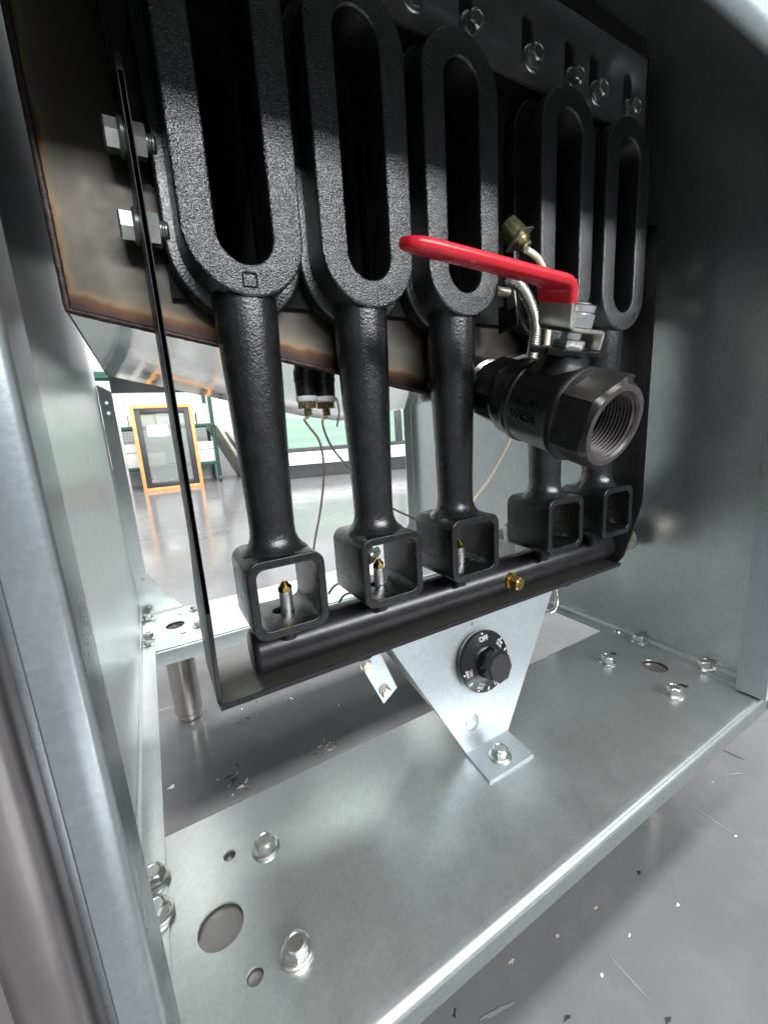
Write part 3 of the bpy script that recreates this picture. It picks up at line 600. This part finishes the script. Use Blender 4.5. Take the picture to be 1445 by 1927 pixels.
bm = NB(); sweep(bm, lp, lambda i: .0030 if i % 4 < 2 else .0025, 10); tag(finish(bm, 'flexible_tube', 'flex_steel', None, 80), 'short ribbed metal tube hooking out behind the thermostat bracket', 'tube')
# ------------------------------------------------------------------ floor litter
chips = [((1203, 1643), .0032, 'chip_dark', 'dark brown oblong paint fleck on the shaded floor'), ((1120, 1709), .0026, 'chip_tan', 'tan paint fleck beside the cabinet shadow'), ((1049, 1760), .0028, 'chip_tan', 'blurred tan paint chip midway in the shadow'), ((962, 1810), .0032, 'chip_tan', 'ragged brown-tan chip close under the pan lip'),
 ((1383, 1574), .0022, 'chip_white', 'pale chip at the tip of a floor scratch'), ((1274, 1703), .0026, 'chip_white', 'pale ragged chip in the lit floor'), ((1184, 1760), .0020, 'chip_white', 'small cream chip just outside the shadow'), ((1132, 1836), .0022, 'chip_white', 'cream chip low in the lit floor'), ((1065, 1915), .0036, 'chip_dark', 'rusty crumb near the shadow boundary'), ((1255, 1920), .0040, 'chip_dark', 'black curled crumb on lit floor'),
 ((440, 1468), .006, 'chip_dark', 'black scuff fragment seen through the pan gap'), ((455, 1480), .005, 'chip_white', 'white crumb beside the black scuff in the pan gap'), ((322, 1482), .007, 'chip_white', 'white crumb by the side wall flange'), ((430, 1462), .005, 'chip_dark', 'dark sliver above the black scuff'), ((620, 1412), .005, 'chip_tan', 'tan crumb near the pan rear edge')]
for (px_, py_), r_, m_, lb in chips:
    v = at(px_, py_, 1)-CAM; p = CAM+v*((G-CAM.z)/v.z); bm = NB(); n_ = 11; k = [random.uniform(.35, 1.25) for _ in range(n_)]; a0 = random.random()*6
    r_ *= .62; base_ = [Vector((p.x+r_*1.5*k[i]*math.cos(a0+i*6.283/n_), p.y+r_*.8*k[i]*math.sin(a0+i*6.283/n_), G+.0001)) for i in range(n_)]
    loft(bm, [base_, [v_+Vector((0, 0, random.uniform(.0002, .0004))) for v_ in base_]]); tag(finish(bm, 'paint_chip', m_), lb, 'chip')
def floor_spot(px_, py_): v = at(px_, py_, 1)-CAM; return CAM+v*((G-CAM.z)/v.z)
for cx_, cy_, sx_, sy_, n1, lb, gp in ((445, 1468, 26, 26, 22, 'flake in the scuffed patch behind the pan', 'flakes in the scuffed patch'), (612, 1408, 24, 14, 14, 'flake by the boot scuff at the rear edge of the pan', 'flakes by the boot scuff'), (500, 1330, 90, 45, 16, 'stray speck on the floor under the manifold tray', 'specks under the tray')):
    for q_ in range(n1):
        p = floor_spot(random.gauss(cx_, sx_*.6), random.gauss(cy_, sy_*.6)); r_ = random.choice((.0012, .0018, .0026, .0034))*.8; bm = NB(); n_ = 8; a0 = random.random()*6
        el_ = random.uniform(1, 2.6); ca, sa = math.cos(a0), math.sin(a0); loop = []
        for i in range(n_):
            k = random.uniform(.4, 1.1); u_, v_ = r_*el_*k*math.cos(i*6.283/n_), r_*.7*k*math.sin(i*6.283/n_); loop.append(Vector((p.x+u_*ca-v_*sa, p.y+u_*sa+v_*ca, G+.0001)))
        loft(bm, [loop, [v_+Vector((0, 0, .0002)) for v_ in loop]]); m_ = random.choice(('chip_dark', 'chip_dark', 'chip_white', 'chip_tan')); lk = {'chip_dark': 'dark', 'chip_white': 'white', 'chip_tan': 'tan'}[m_]+(' long' if el_ > 1.9 else ' small' if r_ < .0016 else ' squat'); tag(finish(bm, 'paint_flake', m_), lk+' '+lb, 'flake', lk+' '+gp)
def floor_pt(px_, py_): v = at(px_, py_, 1)-CAM; return CAM+v*((G-CAM.z)/v.z)
for a_, b_, w_, m_, lb in (((1290, 1508), (1385, 1575), .0009, 'scratch_pale', 'long pale scratch running out of the cabinet shadow'), ((1360, 1458), (1405, 1455), .0010, 'scratch_pale', 'short level pale scratch on the floor'), ((1352, 1408), (1400, 1430), .0016, 'scratch_dark', 'dark skid mark near the pan corner'),
    ((1145, 1798), (1225, 1887), .0008, 'scratch_pale', 'thin pale scratch across the lit floor'), ((902, 1920), (968, 1885), .0014, 'scratch_pale', 'broad pale scrape in the shadow beside the pan lip')):
    A_, B_ = floor_pt(*a_), floor_pt(*b_); dv = (B_-A_).normalized(); nv = Vector((-dv.y, dv.x, 0)); bm = NB(); rr = []
    for k in range(9):
        p = A_.lerp(B_, k/8)+nv*random.uniform(-.0004, .0004); ww = w_*(.25+math.sin(math.pi*(k+.4)/8.8))*random.uniform(.5, .8)
        rr.append([p+nv*ww+Vector((0, 0, .0002)), p-nv*ww+Vector((0, 0, .0002)), p-nv*ww+Vector((0, 0, .0004)), p+nv*ww+Vector((0, 0, .0004))])
    loft(bm, rr); tag(finish(bm, 'floor_scratch', m_), lb, 'scratch')
# ------------------------------------------------------------------ workshop behind
bm = NB(); bx(bm, (-3.5, 4.95, G), (.72, 5.05, 1.9)); tag(finish(bm, 'pegboard_wall', 'peg_wall'), 'grey perforated pegboard wall behind the shelf rack', 'wall')
rk = thing('shelf_rack', 'green wire shelf rack loaded with pale boxes against the pegboard', 'rack', (.0, 4.7, G))
for x in (-.62, .385):
    for y in (4.46, 4.86):
        bm = NB(); cyl(bm, (x, y, G+.03), (x, y, 1.3), .017, n=12); po = finish(bm, 'post', 'rack_green', rk)
        bm = NB(); cyl(bm, (x-.012, y, G+.03), (x+.012, y, G+.03), .029, n=16); finish(bm, 'caster', 'base_dark', po)
for z in (.045, .42, .9):
    for y in (4.45, 4.87):
        bm = NB(); bx(bm, (-.62, y-.008, z-.03), (.40, y+.008, z), .003); finish(bm, 'shelf_rail', 'rack_green', rk)
    for k in range(9):
        bm = NB(); y_ = 4.47+k*.048; bx(bm, (-.62, y_-.006, z-.006), (.40, y_+.006, z), .001); finish(bm, 'shelf_slat', 'rack_green', rk)
bxs = [(-.55, .22, .42, .20, 'box_white'), (-.32, .20, .42, .17, 'box_cream'), (-.10, .18, .42, .15, 'box_white'), (.10, .14, .42, .12, 'box_white'), (.255, .13, .42, .10, 'box_white'), (.24, .15, .521, .09, 'box_cream'), (-.52, .24, .045, .22, 'box_white'), (.20, .20, .045, .20, 'box_white'), (-.24, .16, .045, .12, 'box_cream')]
bl = ['tall white carton on the upper shelf end', 'cream carton beside the tall white one', 'white carton above the wooden frame', 'low white carton above the frame corner', 'small white carton at the upper shelf end post', 'cream box stacked on a small white carton', 'white carton on the lower shelf behind the steel flange', 'open white carton on the lower shelf beside the wooden frame', 'low cream carton behind the framed pane']
for (x, wd_, z, h_, m_), lb in zip(bxs, bl):
    bm = NB(); bx(bm, (x, 4.50, z+.0005), (x+wd_, 4.50+.26, z+h_), .006); cb = tag(finish(bm, 'carton', m_), lb, 'box', 'cartons on the green rack')
    OFF[cb.name] = Vector((0, 0, 0)); bm = NB(); bx(bm, (x+.004, 4.4985, z+h_*.62), (x+wd_-.004, 4.4995, z+h_*.64)); finish(bm, 'lid_seam', 'base_dark', cb)
# leaning framed pane
fr = thing('framed_pane', 'wood-edged black window frame with glass leaning on the rack', 'window frame', (-.05, 4.2, G))
fr.rotation_euler = (R(-3), 0, 0)
def local(bm, name, mat, par=fr): return finish_local(bm, name, mat, par)
def finish_local(bm, name, mat, par):
    OFF[par.name] = Vector((0, 0, 0)); return finish(bm, name, mat, par)
fw, fh = .247, .755
for nm, lo, hi in (('frame_side', (-fw, 0, 0), (-fw+.03, .05, fh)), ('frame_side', (fw-.03, 0, 0), (fw, .05, fh)), ('frame_rail', (-fw+.03, 0, 0), (fw-.03, .05, .03)), ('frame_rail', (-fw+.03, 0, fh-.03), (fw-.03, .05, fh))):
    bm = NB(); bx(bm, lo, hi, .002); finish_local(bm, nm, 'wood', fr)
for lo, hi in (((-fw+.03, .008, .03), (-fw+.075, .045, fh-.03)), ((fw-.075, .008, .03), (fw-.03, .045, fh-.03)), ((-fw+.075, .008, .03), (fw-.075, .045, .075)), ((-fw+.075, .008, fh-.075), (fw-.075, .045, fh-.03))):
    bm = NB(); bx(bm, lo, hi, .002); finish_local(bm, 'inner_frame', 'frame_black', fr)
bm = NB(); bx(bm, (-fw+.075, .022, .075), (fw-.075, .028, fh-.075)); finish_local(bm, 'glass', 'pane', fr)
bm = NB(); plate(bm, rrect(-.055, .53, .085, .050, .012), [], .001, 0, FX(.0212)); finish_local(bm, 'paper_label', 'sill_white', fr)
for x, m_, hh, lb in ((-.16, 'box_white', .12, 'white jug standing behind the glass pane'), (-.03, 'bottle_yellow', .10, 'yellow bottle in the middle behind the pane'), (.10, 'bottle_yellow', .14, 'taller yellow bottle behind the pane')):
    bm = NB(); lathe(bm, [(0, .030), (.004, .033), (hh*.6, .033), (hh*.75, .016), (hh*.78, .012), (hh*.95, .012), (hh, .010)], (x-.03, 4.36, G), (0, 0, 1), 16); tag(finish(bm, 'bottle', m_), lb, 'bottle')
# leaning boards
for i, (x, lb) in enumerate((((.47), 'narrow grey board leaning at the rack end'), ((.56), 'wide grey board leaning against the pegboard'))):
    t_ = bpy.data.objects.new('leaning_board', None); bm = NB(); bx(bm, (-.015, -.20, 0), (.015, .20, .62 if i == 0 else .56), .003); bpy.data.objects.remove(t_)
    o = finish(bm, 'leaning_board', 'board_grey'); o.location = (x+.20, 4.68, G+.004); o.rotation_euler = (0, R(-26-3*i), R(8)); tag(o, lb, 'board')
bm = NB(); bx(bm, (-.43, 4.25, G), (-.385, 4.30, .5), .002); tag(finish(bm, 'steel_upright', 'board_grey'), 'thin grey steel upright beside the wooden frame', 'post')
# glazed front with sill
gw = thing('glazed_front', 'green tinted glazing over white sill and dark kerb', 'window', (1.6, 3.75, G))
gw.rotation_euler = (0, 0, R(-14))
OFF[gw.name] = Vector((0, 0, 0))
for nm, lo, hi, m_ in (('kerb', (-1.0, -.02, 0), (1.9, .10, .128), 'base_dark'), ('sill', (-1.0, -.05, .129), (1.9, .10, .19), 'sill_white'), ('sill', (-1.0, .0, .191), (1.9, .10, .245), 'sill_white'), ('frame', (-1.0, .02, .246), (1.9, .08, .285), 'base_dark'),
    ('glass', (-.98, .04, .286), (.42, .06, .66), 'green_glass'), ('glass', (.49, .04, .286), (1.88, .06, .66), 'green_glass'), ('mullion', (.42, .02, .286), (.49, .08, .66), 'base_dark'), ('frame', (-1.0, .02, .661), (1.9, .08, .70), 'sill_white'), ('upper_panel', (-1.0, .03, .701), (1.9, .09, 1.9), 'wall_white'), ('mullion', (-1.0, .02, .286), (-.981, .08, .66), 'base_dark')):
    bm = NB(); bx(bm, lo, hi, .003); finish(bm, nm, m_, gw)
